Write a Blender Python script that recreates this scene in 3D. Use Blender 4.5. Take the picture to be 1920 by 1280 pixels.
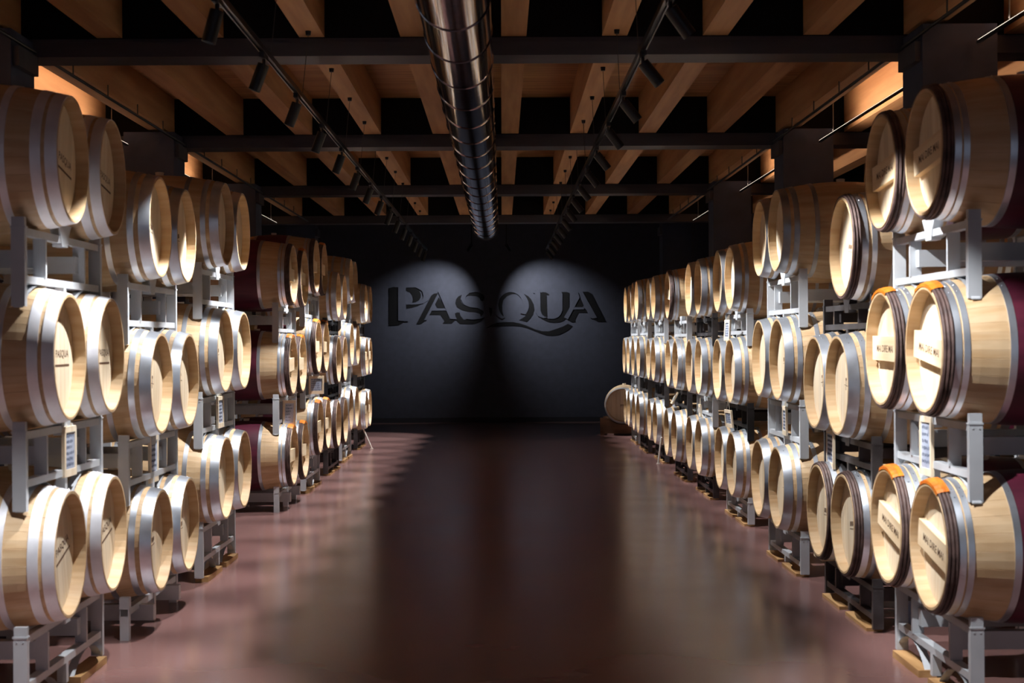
import bpy, bmesh, math, random
from mathutils import Vector, Matrix, Euler
random.seed(7)
C = bpy.context.scene.collection
for o in list(bpy.data.objects): bpy.data.objects.remove(o)
R = math.radians
EYE = 1.65
# ------------------------------------------------------------------ camera, world, exposure
cam = bpy.data.cameras.new('camera'); camo = bpy.data.objects.new('camera', cam); C.objects.link(camo)
cam.sensor_width = 36; cam.lens = 50; cam.clip_end = 200; cam.clip_start = .1
camo.matrix_world = Matrix.Translation((0, 0, EYE)) @ Euler((R(90), 0, R(-.41))).to_matrix().to_4x4() @ Matrix.Rotation(R(-.36), 4, 'Z')
cam.dof.use_dof = True; cam.dof.focus_distance = 14.5; cam.dof.aperture_fstop = 4.0
bpy.context.scene.camera = camo
w = bpy.data.worlds.new('world'); bpy.context.scene.world = w; w.use_nodes = True
w.node_tree.nodes['Background'].inputs[0].default_value = (.74, .80, 1.0, 1)
w.node_tree.nodes['Background'].inputs[1].default_value = .22
vs = bpy.context.scene.view_settings
vs.view_transform = 'Standard'; vs.look = 'None'; vs.exposure = 0.0; vs.gamma = 1; vs.use_curve_mapping = False
SPOT_W = 390.0; SPOT_CONE = 50; SPOT_BLEND = .5
SPOT_COL = (.97, .975, 1.0)
WALL_W = 210.0
LED_W = 16; LED_COL = (1.0, .79, .66)

# ------------------------------------------------------------------ materials
def srgb(r, g, b):
    f = lambda c: ((c/255)/12.92 if c/255 <= .04045 else ((c/255+.055)/1.055)**2.4)
    return (f(r), f(g), f(b), 1)
def mat(name, col, rough=.5, metal=0, col2=None, scale=(4, 4, 4), detail=4, bump=0, bscale=None, contrast=(.35, .65), spec=.5, tint=0, attr=None, coat=0):
    m = bpy.data.materials.new(name); m.use_nodes = True; nt = m.node_tree; N = nt.nodes; L = nt.links
    b = N['Principled BSDF']; b.inputs['Base Color'].default_value = col
    b.inputs['Roughness'].default_value = rough; b.inputs['Metallic'].default_value = metal
    b.inputs['Specular IOR Level'].default_value = spec
    if coat: b.inputs['Coat Weight'].default_value = coat; b.inputs['Coat Roughness'].default_value = .15
    tc = N.new('ShaderNodeTexCoord'); out = None
    if col2 or bump:
        mp = N.new('ShaderNodeMapping'); mp.inputs['Scale'].default_value = scale; L.new(tc.outputs['Object'], mp.inputs['Vector'])
        oi = N.new('ShaderNodeObjectInfo'); vm = N.new('ShaderNodeVectorMath'); vm.operation = 'ADD'
        mu = N.new('ShaderNodeMath'); mu.operation = 'MULTIPLY'; mu.inputs[1].default_value = 37
        L.new(oi.outputs['Random'], mu.inputs[0]); L.new(mp.outputs[0], vm.inputs[0]); L.new(mu.outputs[0], vm.inputs[1])
        nz = N.new('ShaderNodeTexNoise'); nz.inputs['Scale'].default_value = 1; nz.inputs['Detail'].default_value = detail
        L.new(vm.outputs[0], nz.inputs['Vector'])
        if col2:
            mr = N.new('ShaderNodeMapRange'); mr.inputs[1].default_value = contrast[0]; mr.inputs[2].default_value = contrast[1]
            L.new(nz.outputs['Fac'], mr.inputs[0])
            mx = N.new('ShaderNodeMix'); mx.data_type = 'RGBA'; L.new(mr.outputs[0], mx.inputs[0])
            mx.inputs[6].default_value = col; mx.inputs[7].default_value = col2; out = mx.outputs[2]
        if bump:
            bp = N.new('ShaderNodeBump'); bp.inputs['Strength'].default_value = bump; bp.inputs['Distance'].default_value = .01
            L.new(nz.outputs['Fac'], bp.inputs['Height']); L.new(bp.outputs[0], b.inputs['Normal'])
    if attr:
        at = N.new('ShaderNodeAttribute'); at.attribute_name = 'shade'
        hs = N.new('ShaderNodeHueSaturation'); mr = N.new('ShaderNodeMapRange'); mr.inputs[3].default_value = 1-attr; mr.inputs[4].default_value = 1+attr*.5
        L.new(at.outputs['Fac'], mr.inputs[0]); L.new(mr.outputs[0], hs.inputs['Value'])
        if out: L.new(out, hs.inputs['Color'])
        else: hs.inputs['Color'].default_value = col
        out = hs.outputs[0]
    if tint:
        oi2 = N.new('ShaderNodeObjectInfo'); hs = N.new('ShaderNodeHueSaturation'); mr = N.new('ShaderNodeMapRange')
        mr.inputs[3].default_value = 1-tint; mr.inputs[4].default_value = 1+tint*.4
        L.new(oi2.outputs['Random'], mr.inputs[0]); L.new(mr.outputs[0], hs.inputs['Value'])
        if out: L.new(out, hs.inputs['Color'])
        else: hs.inputs['Color'].default_value = col
        out = hs.outputs[0]
    if out: L.new(out, b.inputs['Base Color'])
    return m
def emis(name, col, s):
    m = bpy.data.materials.new(name); m.use_nodes = True
    b = m.node_tree.nodes['Principled BSDF']; b.inputs['Base Color'].default_value = col
    b.inputs['Emission Color'].default_value = col; b.inputs['Emission Strength'].default_value = s; return m
M = {}
M['stave'] = mat('oak staves', srgb(206, 178, 140), .55, 0, srgb(190, 156, 114), (1.2, 22, 22), 5, .05, attr=.06, tint=.12)
M['head'] = mat('oak head', srgb(232, 216, 190), .6, 0, srgb(222, 200, 166), (22, 22, 1.3), 4, .05, attr=.08, tint=.08)
M['bar'] = mat('oak crossbar', srgb(236, 214, 180), .6, 0, srgb(222, 194, 154), (20, 1.5, 20), 3)
M['steel'] = mat('galvanised hoop', (.74, .79, .86, 1), .32, .85, (.50, .54, .60, 1), (7, 7, 7), 6, .10, contrast=(.3, .7), tint=.12)
M['zinc'] = mat('matte zinc hoop', (.78, .79, .83, 1), .46, .4, (.68, .69, .73, 1), (12, 12, 12), 6, .05, contrast=(.35, .7))
M['dsteel'] = mat('dark steel hoop', (.42, .44, .47, 1), .36, .75, (.28, .29, .31, 1), (7, 7, 7), 6, .08)
M['chestnut'] = mat('chestnut hoop bark', srgb(98, 76, 70), .65, 0, srgb(62, 44, 40), (16, 16, 16), 5, .3)
M['osier'] = mat('orange osier tie', srgb(222, 128, 30), .5, 0, srgb(190, 96, 20), (40, 10, 10), 3, .4)
M['wine'] = mat('burgundy stained staves', srgb(92, 30, 50), .45, 0, srgb(70, 20, 38), (3, 14, 14), 5, .08, tint=.1)
M['silicone'] = mat('white silicone bung', srgb(220, 215, 205), .5)
M['ink'] = mat('burned mark', srgb(88, 58, 36), .8)
M['rack'] = mat('grey rack paint', srgb(196, 200, 204), .42, .15, srgb(180, 184, 188), (5, 5, 5), 5, .03, contrast=(.3, .7))
M['rackdark'] = mat('dark rack steel', srgb(92, 90, 92), .38, .5, srgb(66, 62, 62), (6, 6, 6), 5, .05)
M['rackblack'] = mat('black rack paint', srgb(38, 38, 42), .4, .4, srgb(24, 24, 26), (6, 6, 6), 5)
M['pine'] = mat('pine batten', srgb(186, 146, 96), .7, 0, srgb(150, 110, 66), (14, 2, 14), 4, .1)
M['slate'] = mat('slate board with painted glare', srgb(160, 170, 192), .4, 0, srgb(200, 208, 224), (7, 7, 7), 5, contrast=(.4, .7))  # pale tones paint glare into the slate colour
M['chalk'] = mat('chalk', srgb(84, 92, 112), .9)
M['frame'] = mat('sign frame wood', srgb(240, 226, 202), .6, 0, srgb(226, 206, 174), (20, 20, 3), 3)
M['string'] = mat('twine', srgb(190, 180, 160), .9)
M['timber'] = mat('glulam timber', srgb(200, 152, 104), .6, 0, srgb(176, 128, 84), (14, .8, 10), 6, .08, tint=.08)
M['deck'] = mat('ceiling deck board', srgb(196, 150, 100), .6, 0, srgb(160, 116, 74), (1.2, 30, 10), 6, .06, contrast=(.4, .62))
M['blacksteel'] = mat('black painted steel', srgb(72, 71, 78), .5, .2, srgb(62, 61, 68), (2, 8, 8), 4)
M['column'] = mat('dark blue column paint', srgb(62, 70, 92), .75, 0, srgb(54, 61, 80), (5, 5, 5), 5, .06)
M['concrete'] = mat('bare concrete', srgb(158, 140, 146), .8, 0, srgb(138, 122, 128), (4, 4, 4), 5, .1)
M['wall'] = mat('dark wall paint', srgb(62, 65, 78), .7, 0, srgb(57, 60, 72), (9, 3, 9), 6, .05)
M['wallside'] = mat('dark side wall', srgb(40, 40, 46), .85)
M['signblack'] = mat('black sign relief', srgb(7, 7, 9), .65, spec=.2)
M['lampblack'] = mat('black lamp housing', srgb(26, 26, 28), .4, .3)
M['track'] = mat('track aluminium', srgb(60, 60, 64), .3, .8)
M['lens'] = emis('lamp lens', (1, .98, .96, 1), 3)
M['led'] = emis('led line', (1, .86, .7, 1), 3)
M['duct'] = mat('polished duct steel', (.42, .37, .36, 1), .09, 1.0, (.38, .33, .325, 1), (1.3, 3, 1.3), 3, .10)
M['wire'] = mat('steel wire', srgb(90, 88, 86), .4, .8)
# floor: polished brownish red resin
def floor_mat():
    m = bpy.data.materials.new('polished red concrete'); m.use_nodes = True; nt = m.node_tree; N = nt.nodes; L = nt.links
    b = N['Principled BSDF']; tc = N.new('ShaderNodeTexCoord')
    n1 = N.new('ShaderNodeTexNoise'); n1.inputs['Scale'].default_value = .8; n1.inputs['Detail'].default_value = 5; n1.inputs['Roughness'].default_value = .5
    L.new(tc.outputs['Object'], n1.inputs['Vector'])
    cr = N.new('ShaderNodeMix'); cr.data_type = 'RGBA'; cr.inputs[6].default_value = srgb(118, 87, 83); cr.inputs[7].default_value = srgb(130, 97, 92)
    mr = N.new('ShaderNodeMapRange'); mr.inputs[1].default_value = .3; mr.inputs[2].default_value = .75; L.new(n1.outputs['Fac'], mr.inputs[0]); L.new(mr.outputs[0], cr.inputs[0])
    L.new(cr.outputs[2], b.inputs['Base Color'])
    n2 = N.new('ShaderNodeTexNoise'); n2.inputs['Scale'].default_value = 1.4; n2.inputs['Detail'].default_value = 2; L.new(tc.outputs['Object'], n2.inputs['Vector'])
    r = N.new('ShaderNodeMapRange'); r.inputs[1].default_value = .3; r.inputs[2].default_value = .7; r.inputs[3].default_value = .20; r.inputs[4].default_value = .24
    L.new(n2.outputs['Fac'], r.inputs[0]); L.new(r.outputs[0], b.inputs['Roughness'])
    n3 = N.new('ShaderNodeTexNoise'); n3.inputs['Scale'].default_value = 1; n3.inputs['Detail'].default_value = 2; mpf = N.new('ShaderNodeMapping'); mpf.inputs['Scale'].default_value = (1.6, 3.2, 1); L.new(tc.outputs['Object'], mpf.inputs[0]); L.new(mpf.outputs[0], n3.inputs['Vector'])
    bp = N.new('ShaderNodeBump'); bp.inputs['Strength'].default_value = .06; bp.inputs['Distance'].default_value = .01; L.new(n3.outputs['Fac'], bp.inputs['Height']); L.new(bp.outputs[0], b.inputs['Normal'])
    b.inputs['Specular IOR Level'].default_value = .6
    return m
M['floor'] = floor_mat()

# ------------------------------------------------------------------ mesh helpers
class MB:
    def __init__(s): s.v = []; s.f = []; s.sh = []; s.smooth = []
    def add(s, vs, fs, sh=.5, smooth=False):
        o = len(s.v); s.v += [tuple(p) for p in vs]
        for f in fs: s.f.append(tuple(i+o for i in f)); s.sh.append(sh); s.smooth.append(smooth)
    def box(s, x0, x1, y0, y1, z0, z1, mtx=None, sh=.5):
        vs = [Vector(p) for p in ((x0,y0,z0),(x1,y0,z0),(x1,y1,z0),(x0,y1,z0),(x0,y0,z1),(x1,y0,z1),(x1,y1,z1),(x0,y1,z1))]
        if mtx: vs = [mtx @ p for p in vs]
        s.add(vs, [(0,3,2,1),(4,5,6,7),(0,1,5,4),(1,2,6,5),(2,3,7,6),(3,0,4,7)], sh)
    def cyl(s, a, b, r, n=12, r2=None, caps=True):
        a, b = Vector(a), Vector(b); d = (b-a).normalized(); u = d.orthogonal().normalized(); w_ = d.cross(u); r2 = r if r2 is None else r2
        vs = [a+(u*math.cos(t)+w_*math.sin(t))*r for t in [i*math.tau/n for i in range(n)]] + [b+(u*math.cos(t)+w_*math.sin(t))*r2 for t in [i*math.tau/n for i in range(n)]]
        s.add(vs, [(i, (i+1) % n, n+(i+1) % n, n+i) for i in range(n)], smooth=True)
        if caps: s.add(vs, [tuple(range(n))[::-1], tuple(range(n, 2*n))])
    def tube(s, pts, r, n=6):
        for a, b in zip(pts, pts[1:]): s.cyl(a, b, r, n)
    def revx(s, prof, n=48, close=False, smooth=True):      # profile of (x, r) turned about the X axis
        k = len(prof); vs = []
        for i in range(n):
            t = i*math.tau/n; c, q = math.cos(t), math.sin(t)
            vs += [(x, r*c, r*q) for x, r in prof]
        fs = []
        for i in range(n):
            j = (i+1) % n
            for a in range(k if close else k-1):
                b = (a+1) % k; fs.append((i*k+a, i*k+b, j*k+b, j*k+a))
        s.add(vs, fs, smooth=smooth)
    def prism(s, poly, t0, t1, f):                          # poly of 2D points, extruded from t0 to t1, f(u, v, t) -> 3D
        n = len(poly); vs = [f(u, v, t0) for u, v in poly]+[f(u, v, t1) for u, v in poly]
        s.add(vs, [tuple(range(n)), tuple(range(n, 2*n))[::-1]]+[(i, n+i, n+(i+1) % n, (i+1) % n) for i in range(n)])
    def mesh(s, name, m, recalc=True):
        me = bpy.data.meshes.new(name); me.from_pydata(s.v, [], s.f); me.materials.append(m)
        if recalc:
            bm = bmesh.new(); bm.from_mesh(me); bmesh.ops.recalc_face_normals(bm, faces=bm.faces); bm.to_mesh(me); bm.free()
        me.polygons.foreach_set('use_smooth', s.smooth)
        at = me.attributes.new('shade', 'FLOAT', 'FACE'); at.data.foreach_set('value', s.sh)
        if any(s.smooth): me.set_sharp_from_angle(angle=R(40))
        return me
def link(name, me, parent=None, mtx=None):
    o = bpy.data.objects.new(name, me); C.objects.link(o)
    if parent: o.parent = parent
    if mtx is not None: o.matrix_local = mtx
    return o
def tag(o, label=None, cat=None, group=None, kind=None):
    if label: o['label'] = label
    if cat: o['category'] = cat
    if group: o['group'] = group
    if kind: o['kind'] = kind
    return o
def thing(name, label, cat, loc, rot=(0, 0, 0), group=None):
    o = bpy.data.objects.new(name, None); C.objects.link(o); o.empty_display_size = .1
    o.location = loc; o.rotation_euler = rot
    return tag(o, label, cat, group)
def struct(name, mb, m): return tag(link(name, mb.mesh(name, m)), kind='structure')
def text_mesh(s, width, height, m):
    cu = bpy.data.curves.new('t', 'FONT'); cu.body = s; cu.align_x = 'CENTER'; cu.align_y = 'CENTER'; cu.size = 1; cu.extrude = 0; cu.resolution_u = 2; cu.offset = .012
    o = bpy.data.objects.new('t', cu); C.objects.link(o); dg = bpy.context.evaluated_depsgraph_get()
    me = bpy.data.meshes.new_from_object(o.evaluated_get(dg)); bpy.data.objects.remove(o); bpy.data.curves.remove(cu)
    xs = [v.co.x for v in me.vertices]; ys = [v.co.y for v in me.vertices]
    wx, hy = max(xs)-min(xs), max(ys)-min(ys); cx, cy = (max(xs)+min(xs))/2, (max(ys)+min(ys))/2
    for v in me.vertices:   # lies in the head plane: faces +X, up +Z, reading direction +Y for a viewer on the +X side
        v.co = Vector((0, (v.co.x-cx)/wx*width, (v.co.y-cy)/hy*height))
    me.materials.clear(); me.materials.append(m); me.name = 'lettering'; return me
ORD = ['nearest', 'second', 'third', 'fourth', 'fifth', 'sixth', 'seventh', 'eighth', 'ninth', 'tenth', 'eleventh', 'twelfth', 'thirteenth', 'fourteenth', 'fifteenth', 'sixteenth', 'seventeenth', 'farthest']

# ------------------------------------------------------------------ setting
XL, XR, YB, YF = -7.6, 7.2, 29.1, -5.0
Z = lambda z: EYE+z
mb = MB(); mb.box(XL, XR, YF, YB+.3, -.1, 0); struct('floor', mb, M['floor'])
mb = MB(); mb.box(XL, XR, YB, YB+.3, 0, 4.3); struct('wall_back', mb, M['wall'])
mb = MB(); mb.box(XL-.2, XL, YF, YB+.3, 0, 4.3); struct('wall_left', mb, M['wallside'])
mb = MB(); mb.box(XR, XR+.2, YF, YB+.3, 0, 4.3); struct('wall_right', mb, M['wallside'])
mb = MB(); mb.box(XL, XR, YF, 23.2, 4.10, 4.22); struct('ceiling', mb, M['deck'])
mb = MB(); mb.box(XL, XR, 23.2, YB+.3, 4.10, 4.22); tag(link('ceiling_far', mb.mesh('ceiling_far', M['blacksteel'])), kind='structure')  # dark material stands in for the shade of the unlit last bay
mb = MB(); mb.box(XL+.01, XR-.01, YB-.02, YB, 0, .10); struct('baseboard_back', mb, M['wallside'])
# transverse steel beams
SY = [5.1, 9.73, 14.28, 18.9, 23.4]
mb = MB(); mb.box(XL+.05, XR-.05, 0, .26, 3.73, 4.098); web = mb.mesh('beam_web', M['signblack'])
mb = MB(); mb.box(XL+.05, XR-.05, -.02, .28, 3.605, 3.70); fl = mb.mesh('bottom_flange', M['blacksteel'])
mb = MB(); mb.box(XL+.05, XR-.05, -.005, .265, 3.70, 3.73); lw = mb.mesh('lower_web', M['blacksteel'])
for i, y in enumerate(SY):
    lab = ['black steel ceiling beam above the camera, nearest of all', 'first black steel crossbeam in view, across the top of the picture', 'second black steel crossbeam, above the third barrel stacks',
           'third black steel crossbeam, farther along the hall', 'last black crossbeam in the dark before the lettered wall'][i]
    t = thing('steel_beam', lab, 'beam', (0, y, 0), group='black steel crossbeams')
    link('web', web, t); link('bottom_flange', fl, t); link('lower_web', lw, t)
# longitudinal timbers, one per bay
BAYS = [(5.38, 9.72), (10.01, 14.27), (14.56, 18.89), (19.18, 23.39)]
KS = range(-10, 10)
def side(k):
    return 'left' if k < 0 else 'right'
for bi, (y0, y1) in enumerate(BAYS):
    mb = MB(); mb.box(-.086, .086, 0, y1-y0, 3.735, 4.098); tm = mb.mesh('timber', M['timber'])
    for k in KS:
        x = .095+.689*k
        if x < XL+.3 or x > XR-.3: continue
        n = abs(k) if k < 0 else k
        where = 'just right of the duct' if k == 0 else ('%s timber %s of the duct' % (['', 'first', 'second', 'third', 'fourth', 'fifth', 'sixth', 'seventh', 'eighth', 'ninth', 'tenth'][n], 'left' if k < 0 else 'right') )
        o = link('timber_beam', tm); o.location = (x, y0, 0)
        tag(o, 'brown glulam ceiling beam, %s, %s bay' % (where if k == 0 else where.replace(' timber', '') , ['nearest', 'second', 'third', 'farthest'][bi]), 'beam', 'timber ceiling beams')
# columns
for s, x0 in ((1, 2.76), (-1, -3.67)):
    for i, y in enumerate([4.75, 9.27, 13.87, 18.45, 24.3]):
        ht = Z(2.055+.003*i)
        mb = MB(); mb.box(x0, x0+.49, y, y+.46, 0, ht); mt = MB(); mt.box(x0+.002, x0+.488, y+.002, y+.458, ht, 3.6)
        me = mb.mesh('shaft', M['column']); t = thing('column', 'square dark blue column with bare concrete top, %s on the %s side' % (['beside the camera', 'nearest', 'second', 'third', 'farthest'][i], 'right' if s > 0 else 'left'), 'column', (x0+.245, y+.23, 0), group='square columns behind the barrel rows')
        for nme, q, m_ in (('shaft', mb, M['column']), ('bare_top', mt, M['concrete'])):
            q.v = [(a-x0-.245, b-y-.23, c) for a, b, c in q.v]; link(nme, q.mesh(nme, m_), t)
        pl = MB(); xin = x0 if s > 0 else x0+.49
        pl.box(-.02, .02, -.20, .20, 3.47, 3.60); o = link('bracket', pl.mesh('bracket', M['blacksteel']), t, Matrix.Translation((xin-x0-.245-.02*s, 0, 0)))
# side conduits with stems and the led bars that wash the outer timbers
for s, xr, xw in ((1, 2.74, 3.46), (-1, -3.16, -3.97)):
    t = thing('conduit', 'thin black cable rail under the timbers along the %s columns' % ('right' if s > 0 else 'left'), 'conduit', (xr, 0, 0), group='cable rails')
    mb = MB(); mb.cyl((0, 5.2, Z(1.985)), (0, 23.3, Z(1.985)), .012, 8); link('rail', mb.mesh('rail', M['lampblack']), t)
    sm = MB(); sm.cyl((0, 0, Z(1.985)), (0, 0, 3.735), .006, 6); sm = sm.mesh('stem', M['wire'])
    y = 5.9
    while y < 23.2:
        if all(abs(y-b-.13) > .25 for b in SY): link('stem', sm, t, Matrix.Translation((0, y, 0)))
        y += .93
    for bi, (y0, y1) in enumerate([(5.4, 9.2), (10.02, 13.8), (14.6, 18.4), (19.2, 22.9)]):
        ln = y1-y0
        t = thing('led_bar', 'slim led bar lighting the outer timber, %s side, %s bay' % ('right' if s > 0 else 'left', ['nearest', 'second', 'third', 'farthest'][bi]), 'light', (xw-s*.36, (y0+y1)/2, Z(1.93)), group='led bars beside the columns')
        mb = MB(); mb.box(-.011, .011, -ln/2, ln/2, -.016, 0); link('housing', mb.mesh('housing', M['track']), t)
        mb = MB(); mb.box(-.009, .009, -ln/2+.02, ln/2-.02, 0, .003); link('diffuser', mb.mesh('diffuser', M['led']), t)
        for q in (-1, 1):
            mb = MB(); mb.cyl((0, q*ln*.35, 0), (0, q*ln*.35, 4.10-Z(1.93)), .005, 6); mb.v = [(a, b, c) for a, b, c in mb.v]; link('hanger', mb.mesh('hanger', M['wire']), t)
        la = bpy.data.lights.new('led_light', 'AREA'); la.shape = 'RECTANGLE'; la.size = .03; la.size_y = ln*.94; la.energy = LED_W*[1, 1, .8, .35][bi]; la.color = LED_COL; la.spread = R(120)
        lo = bpy.data.objects.new('led_light', la); C.objects.link(lo); lo.parent = t
        d = Vector((s*.36, 0, .33)).normalized(); zax = -d; yax = Vector((0, 1, 0)); xax = yax.cross(zax)
        lo.matrix_local = Matrix.Translation((0, 0, .012)) @ Matrix((xax, yax, zax)).transposed().to_4x4()

# ------------------------------------------------------------------ duct
t = thing('ventilation_duct', 'long polished spiral steel duct hanging under the ceiling down the hall', 'duct', (-.236, 0, 0))
DZ, DR = Z(1.755), .19
mb = MB(); n = 48
ys = [-3+.5*i for i in range(50)]+[21.8]
vs = []
for y in ys: vs += [(DR*math.cos(a*math.tau/n), y, DZ+DR*math.sin(a*math.tau/n)) for a in range(n)]
mb.add(vs, [(i*n+a, i*n+(a+1) % n, (i+1)*n+(a+1) % n, (i+1)*n+a) for i in range(len(ys)-1) for a in range(n)], smooth=True)
link('pipe', mb.mesh('pipe', M['duct']), t)
mb = MB()
for a in range(n):
    pass
mb.cyl((0, 21.8, DZ), (0, 21.83, DZ), DR+.012, 40); link('end_cap', mb.mesh('end_cap', M['blacksteel']), t)
rg = MB(); prof = [(-.006, DR), (-.004, DR+.006), (.004, DR+.006), (.006, DR)]
rg.revx(prof, 48); rg.v = [(b, a, c) for a, b, c in rg.v]; rg = rg.mesh('seam_ring', M['duct'])
y = 4.7
while y < 21.7: link('seam_ring', rg, t, Matrix.Translation((0, y, DZ)) @ Matrix.Rotation(R(4), 4, 'Z')); y += .822
hg = MB(); hg.box(-.01, .01, -.01, .01, DZ+DR, 3.62); hg = hg.mesh('duct_hanger', M['blacksteel'])
for y in SY[:4]: link('duct_hanger', hg, t, Matrix.Translation((0, y+.12, 0)))

# ------------------------------------------------------------------ tracks, spotlights, hooks
TR = [(-1.325, 'left', -1), (.802, 'right', 1)]
TZ = Z(1.62)
LY = [2.78+1.3*i for i in range(18)]
body = MB(); body.cyl((0, 0, -.155), (0, 0, 0), .034, 20, caps=False); body.cyl((0, 0, -.155), (0, 0, -.09), .030, 20, caps=False); body.cyl((0, 0, -.002), (0, 0, 0), .034, 20); body.cyl((0, 0, -.155), (0, 0, -.154), .034, 20, .030, caps=False); body = body.mesh('housing', M['lampblack'])
lens = MB(); lens.cyl((0, 0, -.115), (0, 0, -.110), .0295, 16); lens = lens.mesh('lens', M['lens'])
ada = MB(); ada.box(-.014, .014, -.07, .07, -.03, -.002); ada = ada.mesh('adapter', M['lampblack'])
stem = MB(); stem.cyl((0, 0, -.065), (0, 0, -.03), .01, 8); stem = stem.mesh('stem', M['track'])
spot = bpy.data.lights.new('spot', 'SPOT'); spot.energy = SPOT_W; spot.spot_size = R(SPOT_CONE); spot.spot_blend = SPOT_BLEND; spot.shadow_soft_size = .022; spot.color = SPOT_COL
wsp = bpy.data.lights.new('wall_spot', 'SPOT')
hk = MB(); hk.cyl((0, 0, -.028), (0, 0, 0), .016, 10, .02); hk = hk.mesh('hook_body', M['lampblack'])
HX = {-1: .095-.689*2, 1: .095+.689}
for x, nm, s in TR:
    t = thing('lighting_track', 'black %s lighting track hung on wires over the aisle' % nm, 'track', (x, 0, TZ), group='lighting tracks')
    mb = MB(); mb.box(-.017, .017, 1.5, 25.2, .012, .034); mb.box(-.017, -.009, 1.5, 25.2, 0, .012); mb.box(.009, .017, 1.5, 25.2, 0, .012); link('rail', mb.mesh('rail', M['track']), t)
    for i, y in enumerate(LY):
        hx = HX[s]
        wy = y+.25
        ok = all(not (b-.1 < wy < b+.4) for b in SY)
        if ok:
            wm = MB(); wm.cyl((0, wy, .034), (hx-x, wy, 3.709-TZ), .0022, 5); link('suspension_wire', wm.mesh('suspension_wire', M['wire']), t)
            o = link('ceiling_hook', hk); o.location = (hx, wy, 3.735)
            tag(o, 'small black wire hook, %s along the timber over the %s track' % (ORD[i], nm), 'hook', 'wire hooks under the timbers')
    for i, y in enumerate(LY):
        vis = i-2
        lab = 'black cylinder track spotlight, %s on the %s track%s' % (ORD[i], nm, ', counted from the camera')
        L_ = thing('track_spotlight', lab, 'spotlight', (x, y, TZ), group='black track spotlights')
        link('adapter', ada, L_); link('stem', stem, L_)
        tgt = Vector((s*2.02, y+(.32 if (s > 0 and i == 3) else .75 if (s > 0 and i == 2) else 0), (.75 if i < 4 else 1.35) if s < 0 else (.8 if i < 3 else 1.65))); piv = Vector((x, y, TZ-.06))
        d = (tgt-piv).normalized(); zax = -d; xax = Vector((0, 1, 0)).cross(zax).normalized(); yax = zax.cross(xax)
        mt = Matrix.Translation((0, 0, -.06)) @ Matrix((xax, yax, zax)).transposed().to_4x4()
        b = link('housing', body, L_, mt); link('lens', lens, b)
        lo = bpy.data.objects.new('spot', spot); C.objects.link(lo); lo.parent = b; lo.location = (0, 0, -.185)
# two wall washers behind the duct end
tg = [Vector((-1.45, YB, .92+EYE-.75)), Vector((1.02, YB, .92+EYE-.75))]
for i, (px, tx, tz) in enumerate([(-.58, -1.45, 2.22), (.10, .98, 2.22)]):
    L_ = thing('wall_spotlight', 'black spotlight washing the %s half of the lettered wall' % ['left', 'right'][i], 'spotlight', (px, 27.7, 3.56), group='spotlights for the wall lettering')
    rod = MB(); rod.cyl((0, 0, -.03), (0, 0, .54), .01, 8); link('rod', rod.mesh('rod', M['lampblack']), L_)
    d = (Vector((tx, YB, tz))-Vector((px, 27.7, 3.5))).normalized(); zax = -d; xax = Vector((0, 1, 0)).cross(zax).normalized(); yax = zax.cross(xax)
    b = link('housing', body, L_, Matrix.Translation((0, 0, -.03)) @ Matrix((xax, yax, zax)).transposed().to_4x4()); link('lens', lens, b)
    la = bpy.data.lights.new('wall_spot', 'SPOT'); la.energy = WALL_W; la.spot_size = R(72); la.spot_blend = 1.0; la.shadow_soft_size = .02; la.color = (.93, .95, 1)
    lo = bpy.data.objects.new('wall_spot', la); C.objects.link(lo); lo.parent = b; lo.location = (0, 0, -.18)

# ------------------------------------------------------------------ wall lettering
def wallpt(px, py):
    X = px; Y = py+.0063*(px-960); Xc = px-.0063*(py-640)
    return ((Xc-941)/2667*YB, EYE+(640-Y)/2667*YB)
def P(crop, pts):
    ox = {1: 720, 2: 840, 3: 990}[crop]
    return [wallpt(ox+a/10.667, 520+b/10.667) for a, b in pts]
def ribbon(crop, pts):
    l, r = [], []
    for i, (x, y, w_) in enumerate(pts):
        a = Vector(pts[max(i-1, 0)][:2]); b = Vector(pts[min(i+1, len(pts)-1)][:2]); d = (b-a).normalized(); nn = Vector((-d.y, d.x))
        l.append((x+nn.x*w_/2, y+nn.y*w_/2)); r.append((x-nn.x*w_/2, y-nn.y*w_/2))
    l, r = P(crop, l), P(crop, r)
    return [[l[i], l[i+1], r[i+1], r[i]] for i in range(len(l)-1)]
def ell(cx, cy, rx, ry, n=40): return [(cx+rx*math.cos(i*math.tau/n), cy+ry*math.sin(i*math.tau/n)) for i in range(n)]
eo, ei = P(2, ell(1252, 560, 368, 300)), P(2, ell(1252, 560, 250, 268))
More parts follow.
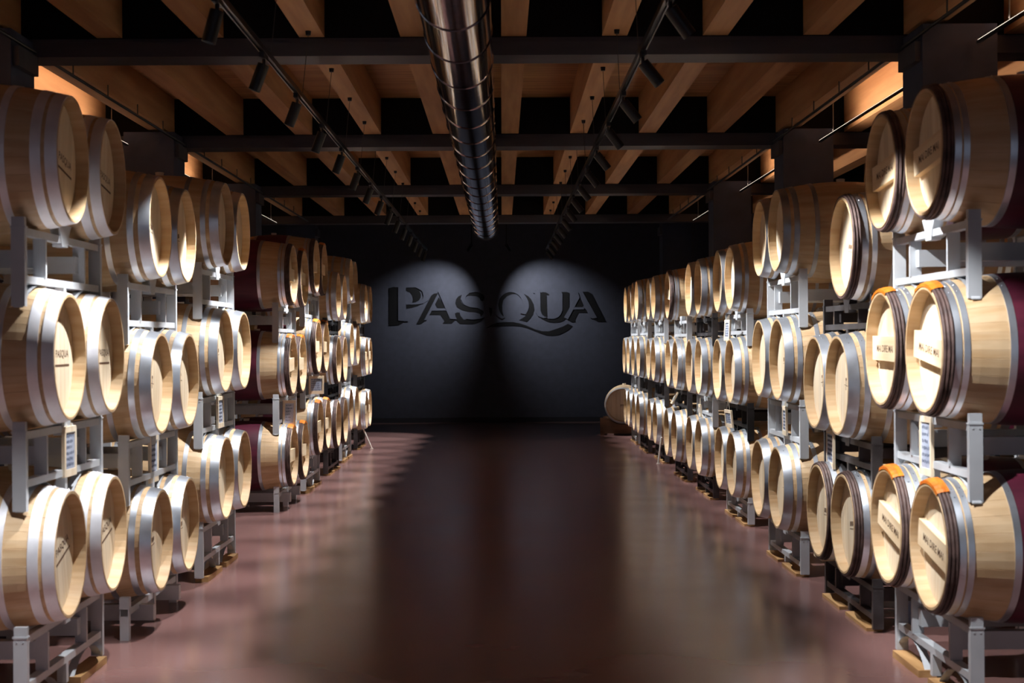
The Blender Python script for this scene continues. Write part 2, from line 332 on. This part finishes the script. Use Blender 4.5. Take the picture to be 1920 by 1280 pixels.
LET = {
 'P': ([P(1, [(100,215),(190,190),(280,195),(285,865),(400,880),(385,905),(300,955),(100,965)]),
        P(1, [(440,210),(620,205),(700,250),(740,330),(735,400),(700,460),(640,490),(570,500),(590,440),(575,360),(530,300),(440,260)]),
        P(1, [(450,545),(600,550),(760,525),(680,570),(560,605),(455,620)])],
       [P(1, [(287,190),(437,190),(437,845),(490,862),(490,880),(287,862)])]+ribbon(1, [(440,196,18),(640,186,24),(790,240,80),(850,340,120),(840,430,110),(780,480,80),(690,515,40),(560,535,20),(440,530,24)])),
 'A': ([P(1, [(650,935),(950,360),(1000,325),(1080,315),(800,855),(820,875),(740,930)]), P(1, [(1100,395),(1220,610),(1070,612),(1025,525)]),
        P(1, [(910,745),(950,670),(1250,665),(1320,795),(1290,830),(1420,845),(1415,870),(1350,915),(1180,918),(1215,870),(1130,745)])],
       [P(1, [(1085,285),(1165,285),(1460,835),(1325,830)]), P(1, [(1082,320),(1098,392),(860,850),(806,852)]), P(1, [(985,618),(1225,618),(1246,660),(955,664)])]),
 'S': ([P(2, [(280,345),(250,430),(270,500),(340,570),(450,600),(600,610),(700,650),(715,690),(700,740),(650,775),(655,745),(620,710),(560,690),(400,680),(280,650),(180,590),(148,510),(165,430),(215,375)]),
        P(2, [(370,365),(430,320),(540,308),(640,315),(710,350),(730,400),(720,460),(690,475),(655,465),(630,410),(570,370),(460,358)]),
        P(2, [(140,720),(180,700),(235,700),(250,760),(310,840),(500,850),(640,830),(740,790),(680,860),(600,905),(500,930),(240,925),(180,870)]),
        P(2, [(820,600),(885,620),(885,700),(858,785),(830,700)])],
       ribbon(2, [(775,390,60),(735,325,30),(640,285,22),(540,280,24),(430,290,36),(335,345,80),(305,430,90),(345,510,84),(450,555,80),(600,575,70),(740,640,80),(760,700,90),(735,765,60),(640,810,34),(500,828,30),(360,815,26)])),
 'Q': ([P(2, [(1120,795),(1060,730),(1020,640),(1005,540),(1030,430),(1090,350),(1180,300),(1290,285),(1400,330),(1270,330),(1180,370),(1110,450),(1085,560),(1090,680)]),
        P(2, [(1520,330),(1600,370),(1660,430),(1710,530),(1728,640),(1700,740),(1650,810),(1580,885),(1430,850),(1540,780),(1600,680),(1620,580),(1610,480),(1570,400)]),
        P(2, [(760,1020),(860,950),(980,905),(1120,890),(1280,890),(1430,915),(1580,965),(1750,1040),(1880,1075),(2020,1075),(2160,1030),(2300,980),(2400,925),(2490,970),(2420,1040),(2340,1090),(2220,1145),(2100,1165),(1970,1155),(1850,1115),(1720,1060),(1600,1015),(1450,975),(1300,965),(1100,970),(960,990),(860,990)])],
       [[eo[i], eo[(i+1) % 40], ei[(i+1) % 40], ei[i]] for i in range(40) if not (4 <= i <= 12)]),
 'U': ([P(3, [(248,310),(300,290),(360,300),(425,335),(410,355),(372,345),(378,600),(385,790),(330,775),(280,730),(252,660)]),
        P(3, [(668,290),(780,290),(825,310),(825,610),(715,800),(750,825),(720,860),(640,890),(520,905),(400,885),(320,850),(270,820),(400,830),(520,830),(600,800),(660,740),(690,660),(692,330)])],
       [P(3, [(105,285),(247,285),(247,315),(250,660),(278,735),(330,782),(385,800),(300,812),(200,770),(150,690),(140,320),(105,310)]), P(3, [(600,290),(690,320),(688,660),(655,740),(598,795),(520,826),(400,826),(500,790),(600,730),(630,650),(632,320)])]),
 'A2': ([P(3, [(1035,400),(1105,545),(1085,590),(930,590)]), P(3, [(905,645),(1170,640),(1190,705),(1010,705),(935,855),(960,890),(870,892),(790,850)]),
         P(3, [(1095,285),(1200,285),(1280,330),(1560,885),(1400,885),(1285,825),(1385,815),(1370,780)])],
        [P(3, [(1015,285),(1093,287),(1366,782),(1380,812),(1250,818),(1060,420)]), P(3, [(1000,300),(1033,398),(800,838),(722,800)]), P(3, [(925,594),(1110,594),(1130,636),(905,640)])]),
}
for k, (blk, fc) in LET.items():
    xs = [p[0] for q in blk for p in q]; zs = [p[1] for q in blk for p in q]; cx, z0 = (min(xs)+max(xs))/2, min(zs)
    lab = {'P': 'black and grey relief letter P, first letter on the dark back wall', 'A': 'relief letter A, second letter on the dark back wall', 'S': 'relief letter S, third letter on the dark back wall',
           'Q': 'relief letter Q with a long black swash under the lettering', 'U': 'relief letter U, fifth letter on the dark back wall', 'A2': 'relief letter A, last letter on the dark back wall'}[k]
    t = thing('wall_letter', lab, 'letter', (cx, YB, z0), group='PASQUA lettering on the back wall')
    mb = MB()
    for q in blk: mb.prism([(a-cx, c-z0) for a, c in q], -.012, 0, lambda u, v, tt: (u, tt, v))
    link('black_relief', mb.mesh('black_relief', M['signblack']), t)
    mb = MB()
    for q in fc: mb.prism([(a-cx, c-z0) for a, c in q], -.03, 0, lambda u, v, tt: (u, tt, v))
    link('letter_face', mb.mesh('letter_face', M['wall']), t)

# ------------------------------------------------------------------ barrel parts (axis along X, head at +X)
HL, RH, RB, CH, RI = .475, .285, .345, .058, .262
def prof(x): return RH+(RB-RH)*(1-(x/HL)**2)
def stave_body():
    mb = MB(); NS = 26; rnd = random.Random(3)
    xs = [-HL+.95*i/12 for i in range(13)]
    outer = [(x, prof(x)) for x in xs]
    ring = [(-HL+CH, 0), (-HL+CH, RI+.006), (-HL+.001, RH-.014), (-HL, RH-.008)]+outer+[(HL, RH-.006), (HL-.0005, RH-.012), (HL-CH-.012, RI+.004)]
    for k in range(NS):
        sh = rnd.random(); w_ = math.tau/NS; a0 = k*w_; g = w_*.02
        angs = [a0, a0+g, a0+w_/2, a0+w_-g, a0+w_]; dr = [-.0012, 0, .0004, 0, -.0012]
        vs = []
        for a, d in zip(angs, dr):
            for j, (x, r) in enumerate(ring):
                rr = r+(d if 3 <= j < len(ring)-2 else 0)
                vs.append((x, rr*math.cos(a), rr*math.sin(a)))
        m_ = len(ring)
        mb.add(vs, [(i*m_+j, i*m_+j+1, (i+1)*m_+j+1, (i+1)*m_+j) for i in range(4) for j in range(m_-1)], sh, smooth=False)
    return mb.mesh('staves', M['stave'])
def ring_mesh(x0, x1, m, th=.0035, name='hoop', n=56, rivet=True, tone=.5):
    k = 3; xs = [x0+(x1-x0)*i/k for i in range(k+1)]
    p = [(x0, prof(x0)-.002)]+[(x, prof(x)+th) for x in xs]+[(x1, prof(x1)-.002)]
    mb = MB(); mb.revx(p, n)
    if rivet:
        xm = (x0+x1)/2
        for a in (.35, .41):
            r = prof(xm)+th; c = Vector((xm, r*math.cos(a*math.pi), r*math.sin(a*math.pi))); d = Vector((0, c.y, c.z)).normalized(); mb.cyl(c, c+d*.003, .005, 8, .003)
    me = mb.mesh(name, m, recalc=True); return me
def chestnut_mesh():
    mb = MB()
    for i, (x, r_) in enumerate(((HL-.010, .0085), (HL-.026, .009), (HL-.042, .008))):
        n, k = 56, 7; vs = []
        for a in range(n):
            t = a*math.tau/n; rr = prof(x)+r_*.7+.0015*math.sin(t*7+i*2)
            for b in range(k):
                p = b*math.tau/k; q = rr+r_*math.cos(p); vs.append((x+r_*math.sin(p), q*math.cos(t), q*math.sin(t)))
        mb.add(vs, [(a*k+b, a*k+(b+1) % k, ((a+1) % n)*k+(b+1) % k, ((a+1) % n)*k+b) for a in range(n) for b in range(k)], smooth=True)
    return mb.mesh('chestnut_hoop', M['chestnut'])
def osier_mesh():
    mb = MB(); n = 14; x0, x1 = HL-.052, HL+.002; vs = []
    for i in range(n+1):
        a = math.pi/2+(i/n-.5)*R(52); wv = .002*(i % 2)
        for (x, dr) in ((x0, 0), (x0, .015), ((x0+x1)/2, .018), (x1, .015), (x1+.001, 0)):
            r = prof(x)+dr+wv; vs.append((x, r*math.cos(a), r*math.sin(a)))
    mb.add(vs, [(i*5+j, i*5+j+1, (i+1)*5+j+1, (i+1)*5+j) for i in range(n) for j in range(4)], smooth=False)
    return mb.mesh('osier_tie', M['osier'])
def board_polys(nb=7, r=.2655, gap=.0008):
    out = []; ws = [.9, 1.1, 1, .95, 1.12, .9, 1.0][:nb]; tot = sum(ws); y = -r
    for w_ in ws:
        y1 = y+2*r*w_/tot; a, b = y+gap, y1-gap; pts = []
        k = 8
        for i in range(k+1):
            yy = a+(b-a)*i/k; pts.append((yy, math.sqrt(max(r*r-yy*yy, 0))))
        for i in range(k, -1, -1):
            yy = a+(b-a)*i/k; pts.append((yy, -math.sqrt(max(r*r-yy*yy, 0))))
        out.append([p for i, p in enumerate(pts) if p != pts[i-1]]); y = y1
    return out
BP = board_polys()
boards = []
for i, q in enumerate(BP):
    mb = MB(); mb.prism(q, -.02, 0, lambda u, v, t: (t, u, v)); mb.sh = [[.1, .7, .3, .9, .5, .2, .8][i]]*len(mb.f); boards.append(mb.mesh('head_board', M['head']))
mb = MB()
for i, q in enumerate(BP):
    n0 = len(mb.f); mb.prism(q, -.02, 0, lambda u, v, t: (t, u, v))
    for j in range(n0, len(mb.f)): mb.sh[j] = [.1, .7, .3, .9, .5, .2, .8][i]
head_joined = mb.mesh('head', M['head'])
mb = MB(); mb.revx([(-.022, 0), (-.022, .262), (-.0205, .262), (-.0205, 0)], 32); head_core = mb.mesh('head', M['head'])
HX0 = HL-CH
staves = stave_body()
H = lambda a, b, m: [ring_mesh(HL-b, HL-a, m), ring_mesh(-HL+a, -HL+b, m)]
hoopsets = {
 'A': H(.002, .052, M['zinc'])+H(.068, .112, M['zinc'])+H(.215, .248, M['zinc']),
 'B': H(.002, .062, M['steel'])+H(.088, .122, M['steel'])+H(.215, .245, M['steel']),
 'Bd': H(.002, .052, M['dsteel'])+H(.075, .112, M['dsteel'])+H(.215, .245, M['dsteel']),
 'C': H(.052, .080, M['steel'])+H(.088, .114, M['steel'])+H(.280, .310, M['steel']),
 'D': H(.052, .086, M['steel'])+H(.106, .134, M['steel'])+H(.215, .245, M['steel']),
 'G': H(.002, .048, M['steel'])+H(.054, .086, M['steel'])+H(.20, .228, M['steel']),
}
hoopsets['E'] = H(.002, .036, M['steel'])+H(.042, .070, M['steel'])+H(.20, .228, M['steel'])
hoopsets['F'] = hoopsets['C']; hoopsets['W'] = H(.002, .045, M['steel'])+H(.280, .310, M['steel'])
chest = chestnut_mesh(); osier = osier_mesh()
wine = ring_mesh(-.163, .163, M['wine'], th=.004, name='burgundy_band', rivet=False, n=96)
mb = MB(); mb.cyl((0, 0, RB-.01), (0, 0, RB+.024), .026, 14, .031); bung = mb.mesh('bung', M['silicone'])
mb = MB(); mb.box(-.001, .032, -.235, .235, -.062, .062); cbar = mb.mesh('crossbar', M['bar'])
pegs = []
mb = MB(); mb.box(.004, .017, -.012, .012, -.006, .006); peg = mb.mesh('peg', M['bar'])
tx_pas = text_mesh('PASQUA', .22, .042, M['ink']); tx_mai = text_mesh('MAI DIRE MAI', .30, .036, M['ink'])
mb = MB(); mb.box(0, .0012, -.12, .12, -.043, -.034); uline = mb.mesh('printed_line', M['ink'])
mb = MB(); mb.box(0, .0012, -.035, .035, -.0015, .0015); mb.box(0, .0012, -.002, .002, -.028, .028); mb.cyl((0, 0, .036), (.0012, 0, .036), .010, 10); mark1 = mb.mesh('burned_mark', M['ink'])
mb = MB()
for i in range(4): mb.box(0, .0012, -.036+i*.02, -.024+i*.02, -.014+.004*(i % 2), .014)
mb.box(0, .0012, -.045, .045, -.03, -.027); mark2 = mb.mesh('burned_mark', M['ink'])
DESC = {'A': 'oak barrel with broad zinc hoops', 'B': 'oak barrel with shiny steel hoops', 'Bd': 'oak barrel with dull dark hoops', 'C': 'burgundy-banded oak barrel with crossbar',
        'D': 'oak barrel with chestnut rim hoop', 'G': 'oak barrel with close double steel hoops', 'E': 'oak barrel with crossbar and steel hoops', 'F': 'plain oak barrel with crossbar', 'W': 'burgundy-banded oak barrel'}
def barrel(kind, c, rz, roll, label, group, near, gi, osr=False, simple=False):
    rotm = Euler((0, 0, rz)).to_matrix() @ Euler((roll, 0, 0)).to_matrix()
    base = Vector(c)-rotm @ Vector((0, 0, RB))
    t = thing('wine_barrel', label, 'barrel', base, (0, 0, 0), group)
    t.rotation_euler = rotm.to_euler()
    U = Matrix.Translation((0, 0, RB))
    link('staves', staves, t, U)
    for h in hoopsets[kind][:] if not simple else hoopsets[kind][::2]+hoopsets[kind][1::2][:1]: link('hoop', h, t, U)
    hm = Matrix.Translation((HX0, 0, RB))
    if near and not simple:
        hd = link('head', head_core, t, hm)
        for b_ in boards: link('head_board', b_, hd)
    else: hd = link('head', head_joined, t, hm)
    if simple:
        if kind == 'W': link('burgundy_band', wine, t, U)
        return t
    link('bung', bung, t, U)
    if kind in 'CDF': tag(link('chestnut_hoop', chest, t, U), 'brown chestnut-rod hoop at the rim')
    if kind == 'C': tag(link('burgundy_band', wine, t, U), 'burgundy stained belly')
    if osr: tag(link('osier_tie', osier, t, U @ Matrix.Rotation(-roll+R(random.uniform(-6, 6)), 4, 'X')), 'orange osier binding on top of the rim')
    if kind in 'CEF':
        cb = link('crossbar', cbar, t, Matrix.Translation((HX0, 0, RB)))
        for s in (-1, 1):
            for zz in (-.048, -.016, .016, .048): link('peg', peg, cb, Matrix.Translation((0, s*.245, zz)))
        if near: link('lettering', tx_mai, cb, Matrix.Translation((.0325, 0, 0)))
    elif kind == 'A':
        link('lettering', tx_pas, t, Matrix.Translation((HX0+.0006, .07, RB+.012))); link('printed_line', uline, t, hm @ Matrix.Translation((0, .07, 0)))
    elif gi % 2 == 0: link('burned_mark', mark1, t, hm)
    else: link('burned_mark', mark2, t, hm)
    return t

# ------------------------------------------------------------------ racks. local frame: origin on the aisle face, +X runs away from the aisle... mirrored by s
INS = .15; DEPTH = .62; RW = .60
cache = {}
def part_mesh(key, fn, m, name):
    k = (key, m.name)
    if k not in cache:
        mb = MB(); fn(mb); cache[k] = mb.mesh(name, m)
    return cache[k]
def rack(xh, s, yc, ztop, zlow, zfoot, m, label, group, style='frame', rows2=False, pitch=.70, arch=True, plate=True):
    """ztop = top of upper rail, zlow = underside of lower rail, zfoot = bottom of posts (all world)"""
    xf = xh+s*INS; xb = xh+s*(.95-INS-.02)
    t = thing('barrel_rack', label, 'rack', ((xf+xb)/2, yc, zfoot), group=group)
    zt, zl = round(ztop-zfoot, 4), round(zlow-zfoot, 4); hx = round(abs(xb-xf)/2, 4)
    def put(name, key, fn, x, y, mm=m, lab=None):
        o = link(name, part_mesh(key, fn, mm, name), t, Matrix.Translation((x, y, 0)))
        if lab: o['label'] = lab
        return o
    if style == 'legs':
        for sx in (-1, 1):
            for y in (-RW+.02, 0, RW-.02): put('leg', ('leg', zt), lambda b: (b.box(-.025, .025, -.02, .02, 0, zt-.03), b.box(-.027, .027, -.022, .022, zt-.03, zt+.035)), sx*hx, y)
            put('upper_rail', ('lr', zt), lambda b: b.box(-.02, .02, -RW, RW, zt-.07, zt-.032), sx*hx, 0)
        for y in (-.32, .32): put('fork_tube', ('lft', zt, hx), lambda b: b.box(-hx-.02, hx+.10, -.03, .03, zt-.14, zt-.05), 0, y)
        for sx in (-1, 1):
            for y in (-pitch/2-.16, -pitch/2+.16, pitch/2-.16, pitch/2+.16):
                pass
        return t
    for sx in (-1, 1):
        for sy in (-1, 1):
            put('end_post', ('post', zt), lambda b: (b.box(-.03, .03, -.016, .016, 0, zt), b.box(-.033, .033, -.019, .019, zt-.004, zt+.004), b.box(-.028, .028, -.014, .014, zt, zt+.045),
                b.cyl((-.014, -.0185, zt-.02), (-.014, -.016, zt-.02), .004, 6), b.cyl((.014, -.0185, zt-.02), (.014, -.016, zt-.02), .004, 6)), sx*hx, sy*(RW-.016))
            put('upright', ('up', zt, zl), lambda b: b.box(-.029, .029, -.010, .010, zl+.034, zt-.034), sx*hx, sy*.30)
        put('upper_rail', ('ur', zt), lambda b: (b.box(-.020, .020, -RW+.032, RW-.032, zt-.034, zt)), sx*hx, 0)
        put('lower_rail', ('dr', zl), lambda b: (b.box(-.022, .022, -RW+.032, RW-.032, zl, zl+.034)), sx*hx, 0)
        if plate: put('saddle_plate', ('sp', zt), lambda b: (b.prism([(-.10, zt+.055), (.10, zt+.055), (.06, zt), (.045, zt-.05), (-.045, zt-.05), (-.06, zt)], -.024, .024, lambda u, v, q: (q, u, v))), sx*hx, 0)
        put('centre_foot', ('cf', zl), lambda b: b.box(-.022, .022, -.018, .018, 0, zl), sx*hx, 0)
        if arch and zl > .05:
            def af(b):
                rr = .338; cz = zl+.003-rr; pts = []
                tmax = math.acos(max(min((-cz)/rr, 1), -1)) if -cz < rr else 1
                tmax = min(tmax, R(50)); n = 10
                for i in range(n+1):
                    a = -tmax+2*tmax*i/n; pts.append((rr*math.sin(a), cz+rr*math.cos(a)))
                for p, q in zip(pts, pts[1:]):
                    b.add([(-.02, p[0], p[1]), (.02, p[0], p[1]), (.02, q[0], q[1]), (-.02, q[0], q[1]), (-.02, p[0], p[1]-.005), (.02, p[0], p[1]-.005), (.02, q[0], q[1]-.005), (-.02, q[0], q[1]-.005)],
                          [(0, 1, 2, 3), (7, 6, 5, 4), (0, 4, 5, 1), (3, 2, 6, 7)], smooth=False)
            for sy in (-1, 1): put('arch_saddle', ('ar', zl, pitch), af, sx*hx, sy*pitch/2)
    zm = (zl+.034+zt-.034)/2; hh = min(.042, (zt-zl)*.2)
    for sy in (-1, 1): put('fork_tube', ('ft', zt, zl, hx), lambda b: b.box(-hx+.0, hx+.0, -.028, .028, zm-hh, zm+hh), 0, sy*.262)
    return t

# ------------------------------------------------------------------ signs
def sign(loc, rz, tilt, label, wd=.20, ht=.28, hang=.10, seed=0, rx=0):
    """board facing local +X; loc = centre"""
    t = thing('chalkboard_sign', label, 'sign', loc, (rx, tilt, rz), 'small chalkboards on the racks')
    fr = MB(); b_ = .022; w2, h2 = wd/2, ht/2
    fr.box(-.008, .008, -w2, w2, h2-b_*1.3, h2); fr.box(-.008, .008, -w2, w2, -h2, -h2+b_*1.6); fr.box(-.008, .008, -w2, -w2+b_, -h2+b_*1.6, h2-b_*1.3); fr.box(-.008, .008, w2-b_, w2, -h2+b_*1.6, h2-b_*1.3)
    link('frame', fr.mesh('frame', M['frame']), t)
    sl = MB(); sl.box(-.005, .003, -w2+b_, w2-b_, -h2+b_*1.6, h2-b_*1.3); link('slate', sl.mesh('slate', M['slate']), t)
    ck = MB(); rn = random.Random(seed)
    for k in range(6):
        z = h2*.62-k*ht*.115; y = -w2+b_+.012; e = w2-b_-.012-rn.random()*.03
        while y < e:
            dy = .006+rn.random()*.006; ck.box(.003, .0036, y, y+dy*.55, z-.006*rn.random()-.004, z+.004+.006*rn.random()); y += dy+.004*(rn.random() > .7)
    link('chalk_writing', ck.mesh('chalk_writing', M['chalk']), t)
    if hang:
        st = MB(); st.tube([(0, -w2*.4, h2), (-.01, 0, h2+hang), (0, w2*.4, h2)], .0025, 5); link('string', st.mesh('string', M['string']), t)
    return t

# ------------------------------------------------------------------ stacks
RK = {'g': M['rack'], 'd': M['rackdark'], 'k': M['rackblack']}
# side, Ya, Yb, Xhead, level-1 centre height, level spacing, base style, kinds per level ((near, far) from bottom), rack colours (base, mid, top), rolls
ST = [
 (-1, 6.47, 7.17, 1.960, .695, .897, 'frame', ['AA', 'AA', 'AA'], 'ggg'),
 (-1, 8.17, 8.87, 1.958, .525, .897, 'legs', ['BB', 'BB', 'BB'], 'ggg'),
 (-1, 10.05, 10.75, 1.945, .700, .895, 'frame', ['BB', 'BB', 'BB'], 'ggg'),
 (-1, 14.10, 14.82, 2.055, .535, .895, 'legs', ['CC', 'CC', 'CC'], 'ggg'),
 (-1, 15.80, 16.50, 2.030, .710, .895, 'frame', ['CC', 'CC', 'CC'], 'ggg'),
 (-1, 17.90, 18.60, 2.045, .630, .805, 'frame', ['DD', 'DD', 'BB'], 'dkk'),
 (-1, 19.70, 20.40, 2.075, .725, .895, 'frame', ['BB', 'BB', 'BB'], 'ggg'),
 (-1, 22.10, 22.80, 2.105, .605, .825, 'frame', ['EE', 'EE', 'EE'], 'ddd'),
 (1, 6.45, 7.18, 1.925, .707, .895, 'frame', ['CC', 'CC', 'CC'], 'ggg'),
 (1, 8.24, 8.90, 1.955, .580, .803, 'frame', ['DD', 'BB', 'D-'], 'ddd'),
 (1, 10.10, 10.80, 1.945, .600, .912, 'frame', ['BB', 'BB', 'NB'], 'ggg'),
 (1, 12.80, 13.49, 2.045, .535, .838, 'frame', ['BB', 'BB', 'BB'], 'gkg'),
 (1, 14.90, 15.60, 2.050, .530, .840, 'frame', ['BB', 'BB', 'BB'], 'dgd'),
 (1, 16.75, 17.45, 2.030, .526, .842, 'frame', ['BB', 'GB', '-F'], 'ddg'),
 (1, 19.28, 19.98, 2.055, .543, .845, 'frame', ['BB', 'BB', 'BB'], 'ddg'),
 (1, 21.00, 21.70, 2.010, .567, .840, 'frame', ['BB', 'BB', 'BB'], 'ddg'),
 (1, 22.72, 23.42, 2.030, .571, .836, 'frame', ['BB', 'BB', 'BB'], 'ggg'),
]
TIER = ['bottom', 'middle', 'top']
count = {-1: 0, 1: 0}
rr = random.Random(11)
for (s, ya, yb, xh, z1, sp, base, kinds, rcol) in ST:
    si = count[s]; count[s] += 1; sd = 'left' if s < 0 else 'right'; total = 8 if s < 0 else 9
    on = 'farthest' if si == total-1 else ORD[si]
    yc = (ya+yb)/2; pitch = yb-ya; near = si < 3
    for lv in range(3):
        c = z1+lv*sp; xo = rr.uniform(-.012, .012)
        for bi, y in enumerate((ya, yb)):
            kd = kinds[lv][bi]
            if kd == '-': continue
            if kd == 'N': kd = 'Bd'
            lab = '%s, %s tier, %s side of %s stack, %s row' % (DESC[kd], TIER[lv], ['near', 'far'][bi], on, sd)
            roll = R(rr.uniform(-7, 7))
            if (s, si, lv) == (1, 0, 0): roll = R([-10, -11][bi])
            if (s, si, lv) == (1, 0, 2): roll = R([6, 4][bi])
            if s < 0 and si == 0: roll = R([[15, 12], [0, 0], [-9, -7]][lv][bi])
            if kd == 'C' and s < 0: roll = R(rr.uniform(-3, 3))
            osr = kd == 'C' and (lv < 2 or (s < 0 and bi == 1))
            barrel(kd, (s*(xh+xo+.475+rr.uniform(-.008, .008)), y, c), (R(2.6) if si == 0 else R(1.0) if si == 1 else 0) if s < 0 else math.pi, roll, lab, '%s row of barrels' % sd, near, si+lv, osr)
        # rack under this level
        m = RK[rcol[lv]]
        if lv == 0:
            if base == 'legs': zl, zf = .1, 0
            else:
                zf = .035 if z1 > .65 else .02
                zl = max(z1-.565, zf+.045)
            lab = 'steel base rack on the floor under the %s stack of the %s row' % (on, sd)
            rack(xh*s, s, yc, c-.325+(.0 if base != 'legs' else .005), zl, zf, m, lab, '%s row racks' % sd, base, pitch=pitch)
            if base != 'legs':
                for q, (yy, ww) in enumerate(((-.30, .50), (.33, .46))):
                    mb = MB(); mb.box(-.045, .045, -ww/2, ww/2, 0, zf)
                    o = link('wooden_batten', mb.mesh('wooden_batten', M['pine'])); o.location = (s*(xh+INS-.01), yc+yy, 0)
                    tag(o, '%s pine batten under the base rack of %s stack, %s row' % (['nearer', 'farther'][q], on, sd), 'batten', 'pine battens under the racks')
        else:
            zl = c-sp+.327; zf = c-sp+.225
            lab = '%s steel rack between %s barrels of the %s stack, %s row' % ({'g': 'grey', 'd': 'dark', 'k': 'black'}[rcol[lv]], ['', 'bottom and middle', 'middle and top'][lv], on, sd)
            rack(xh*s, s, yc, c-.325, zl, zf, m, lab, '%s row racks' % sd, pitch=pitch)
# rows of burgundy barrels standing behind
for s, xh2 in ((-1, 3.78), (1, 3.40)):
    sd = 'left' if s < 0 else 'right'
    for si, ya in enumerate([6.9, 8.75, 10.6, 12.45, 14.3, 16.15, 18.0]):
        for lv in range(3):
            c = .70+lv*.895
            for bi in range(2):
                barrel('W', (s*(xh2+.475), ya+.7*bi, c), 0 if s < 0 else math.pi, R(rr.uniform(-5, 5)),
                       'burgundy-banded barrel in rear %s row, %s tier, %s side of its %s stack' % (sd, TIER[lv], ['near', 'far'][bi], ORD[si]), 'rear %s row of barrels' % sd, False, 0, simple=True)
            zl, zf = (.135, .035) if lv == 0 else (c-.895+.327, c-.895+.225)
            if lv == 0: zf = 0.0
            rack(xh2*s, s, ya+.35, c-.325, zl, zf, M['rack'], 'grey rack under %s tier of %s stack, rear %s row' % (TIER[lv], ORD[si], sd), 'rear %s row racks' % sd, arch=False, plate=False)

# ------------------------------------------------------------------ rotated end barrel on a wooden cradle
def end_barrel():
    c = Vector((2.16, 25.15, .53)); rz = R(-99)
    t = barrel('B', c, rz, 0, 'oak barrel lying end-on to the camera on a wooden cradle by back wall', 'end barrel', False, 1)
    cr = thing('wooden_cradle', 'brown wooden cradle under the end-on barrel at far right', 'cradle', (c.x, c.y, 0), (0, 0, R(-9)))
    for q, y in enumerate((-.30, .30)):
        mb = MB()
        pts = [(-.40, 0), (.40, 0), (.40, .30), (.335, .30)]
        for i in range(13):
            a = R(-48-84*i/12); pts.append((.345*math.cos(a), .53+.345*math.sin(a)))
        pts += [(-.335, .30), (-.40, .30)]
        # split in quads so the curved top stays clean
        top = [(.40, .30), (.30, .30)]+[(.345*math.cos(R(-42-96*i/12)), .53+.345*math.sin(R(-42-96*i/12))) for i in range(13)]+[(-.30, .30), (-.40, .30)]
        for (x0, z0), (x1, z1) in zip(top, top[1:]):
            if x1 < x0: mb.prism([(x1, .03), (x0, .03), (x0, z0), (x1, z1)], y-.04, y+.04, lambda u, v, tt: (u, tt, v))
        link('shaped_board', mb.mesh('shaped_board', M['pine2']), cr)
    for x in (-.36, .36):
        mb = MB(); mb.box(x-.035, x+.035, -.34, .34, 0, .07); link('runner', mb.mesh('runner', M['pine2']), cr)
M['pine2'] = mat('brown cradle wood', srgb(120, 84, 56), .7, 0, srgb(90, 60, 38), (3, 10, 10), 4, .1)
end_barrel()

# ------------------------------------------------------------------ signs, stick, blocks
def px(pxx, y):  # x of a point seen at photo column pxx at depth y
    return (pxx-941)/2667*y
sign((-2.085, 6.86, 1.136), 0, 0, 'small chalkboard in shadow, hanging on the nearest left rack', .19, .24, .05, 1)
sign((-2.095, 8.55, .96), 0, 0, 'bright narrow chalkboard hanging on the second left rack', .20, .28, .05, 2)
sign((-2.06, 10.40, 1.15), 0, 0, 'chalkboard hanging on the third left stack, under the middle barrels', .21, .23, .05, 3)
sign((-2.12, 14.15, .95), R(-55), R(4), 'slim chalkboard seen edge-on, hanging on the fourth left rack', .14, .26, .05, 4)
sign((-2.07, 15.85, 1.18), R(-62), R(3), 'wide chalkboard facing the camera on the fifth left stack', .18, .20, .06, 5)
sign((2.05, 6.86, 1.133), math.pi, 0, 'pale framed chalkboard hanging on the nearest right rack', .19, .285, .05, 6)
sign((2.05, 8.87, .97), math.pi-R(4), 0, 'chalkboard hanging on the dark rack of the second right stack', .26, .24, .05, 7)
sign((2.06, 10.35, 1.06), math.pi-R(4), 0, 'chalkboard hanging on the third right rack below two barrels', .20, .21, .05, 8)
sign((2.05, 12.85, .94), math.pi+R(8), R(5), 'tilted chalkboard on string below middle barrels, fourth right stack', .20, .16, .12, 9)
sign((2.05, 12.9, 1.74), math.pi+R(8), R(-3), 'slim chalkboard under the top barrels of the fourth right stack', .16, .19, .05, 10)
sign((2.09, 15.0, .91), math.pi, R(3), 'tiny pale chalkboard between barrels of the fifth right stack', .13, .13, .08, 11)
sign((2.08, 9.0, .262+.012), math.pi, R(-88), 'chalkboard lying flat on the base rack, second right stack', .24, .17, 0, 12)
sign((2.10, 17.3, .95), math.pi, R(-28), 'leaning chalkboard seen as a slanted edge, sixth right stack', .16, .16, .04, 13)
for (loc, rz, lab, tgt) in (((-2.02, 22.0, 0), 0, 'thin white stick leaning on the farthest left rack', (-2.16, 22.0, .34)), ((2.08, 19.0, 0), 0, 'thin white stick at the foot of the seventh right rack', (2.12, 18.95, .36))):
    mb = MB(); a = Vector((0, 0, 0)); b = Vector(tgt)-Vector(loc); mb.cyl(a+Vector((0, 0, .012)), b, .012, 8); mb.box(-.02, .02, -.02, .02, 0, .014)
    o = link('white_stick', mb.mesh('white_stick', M['silicone'])); o.location = loc; tag(o, lab, 'stick')
for (x, y, z, s, lab) in ((2.03, 6.815, 2.17, .05, 'square wooden block on the top rack of the nearest right stack'),):
    mb = MB(); mb.box(-.03, .03, -.03, .03, 0, .055); o = link('wooden_block', mb.mesh('wooden_block', M['pine'])); o.location = (x+.045, y, z+.067); tag(o, lab, 'block')
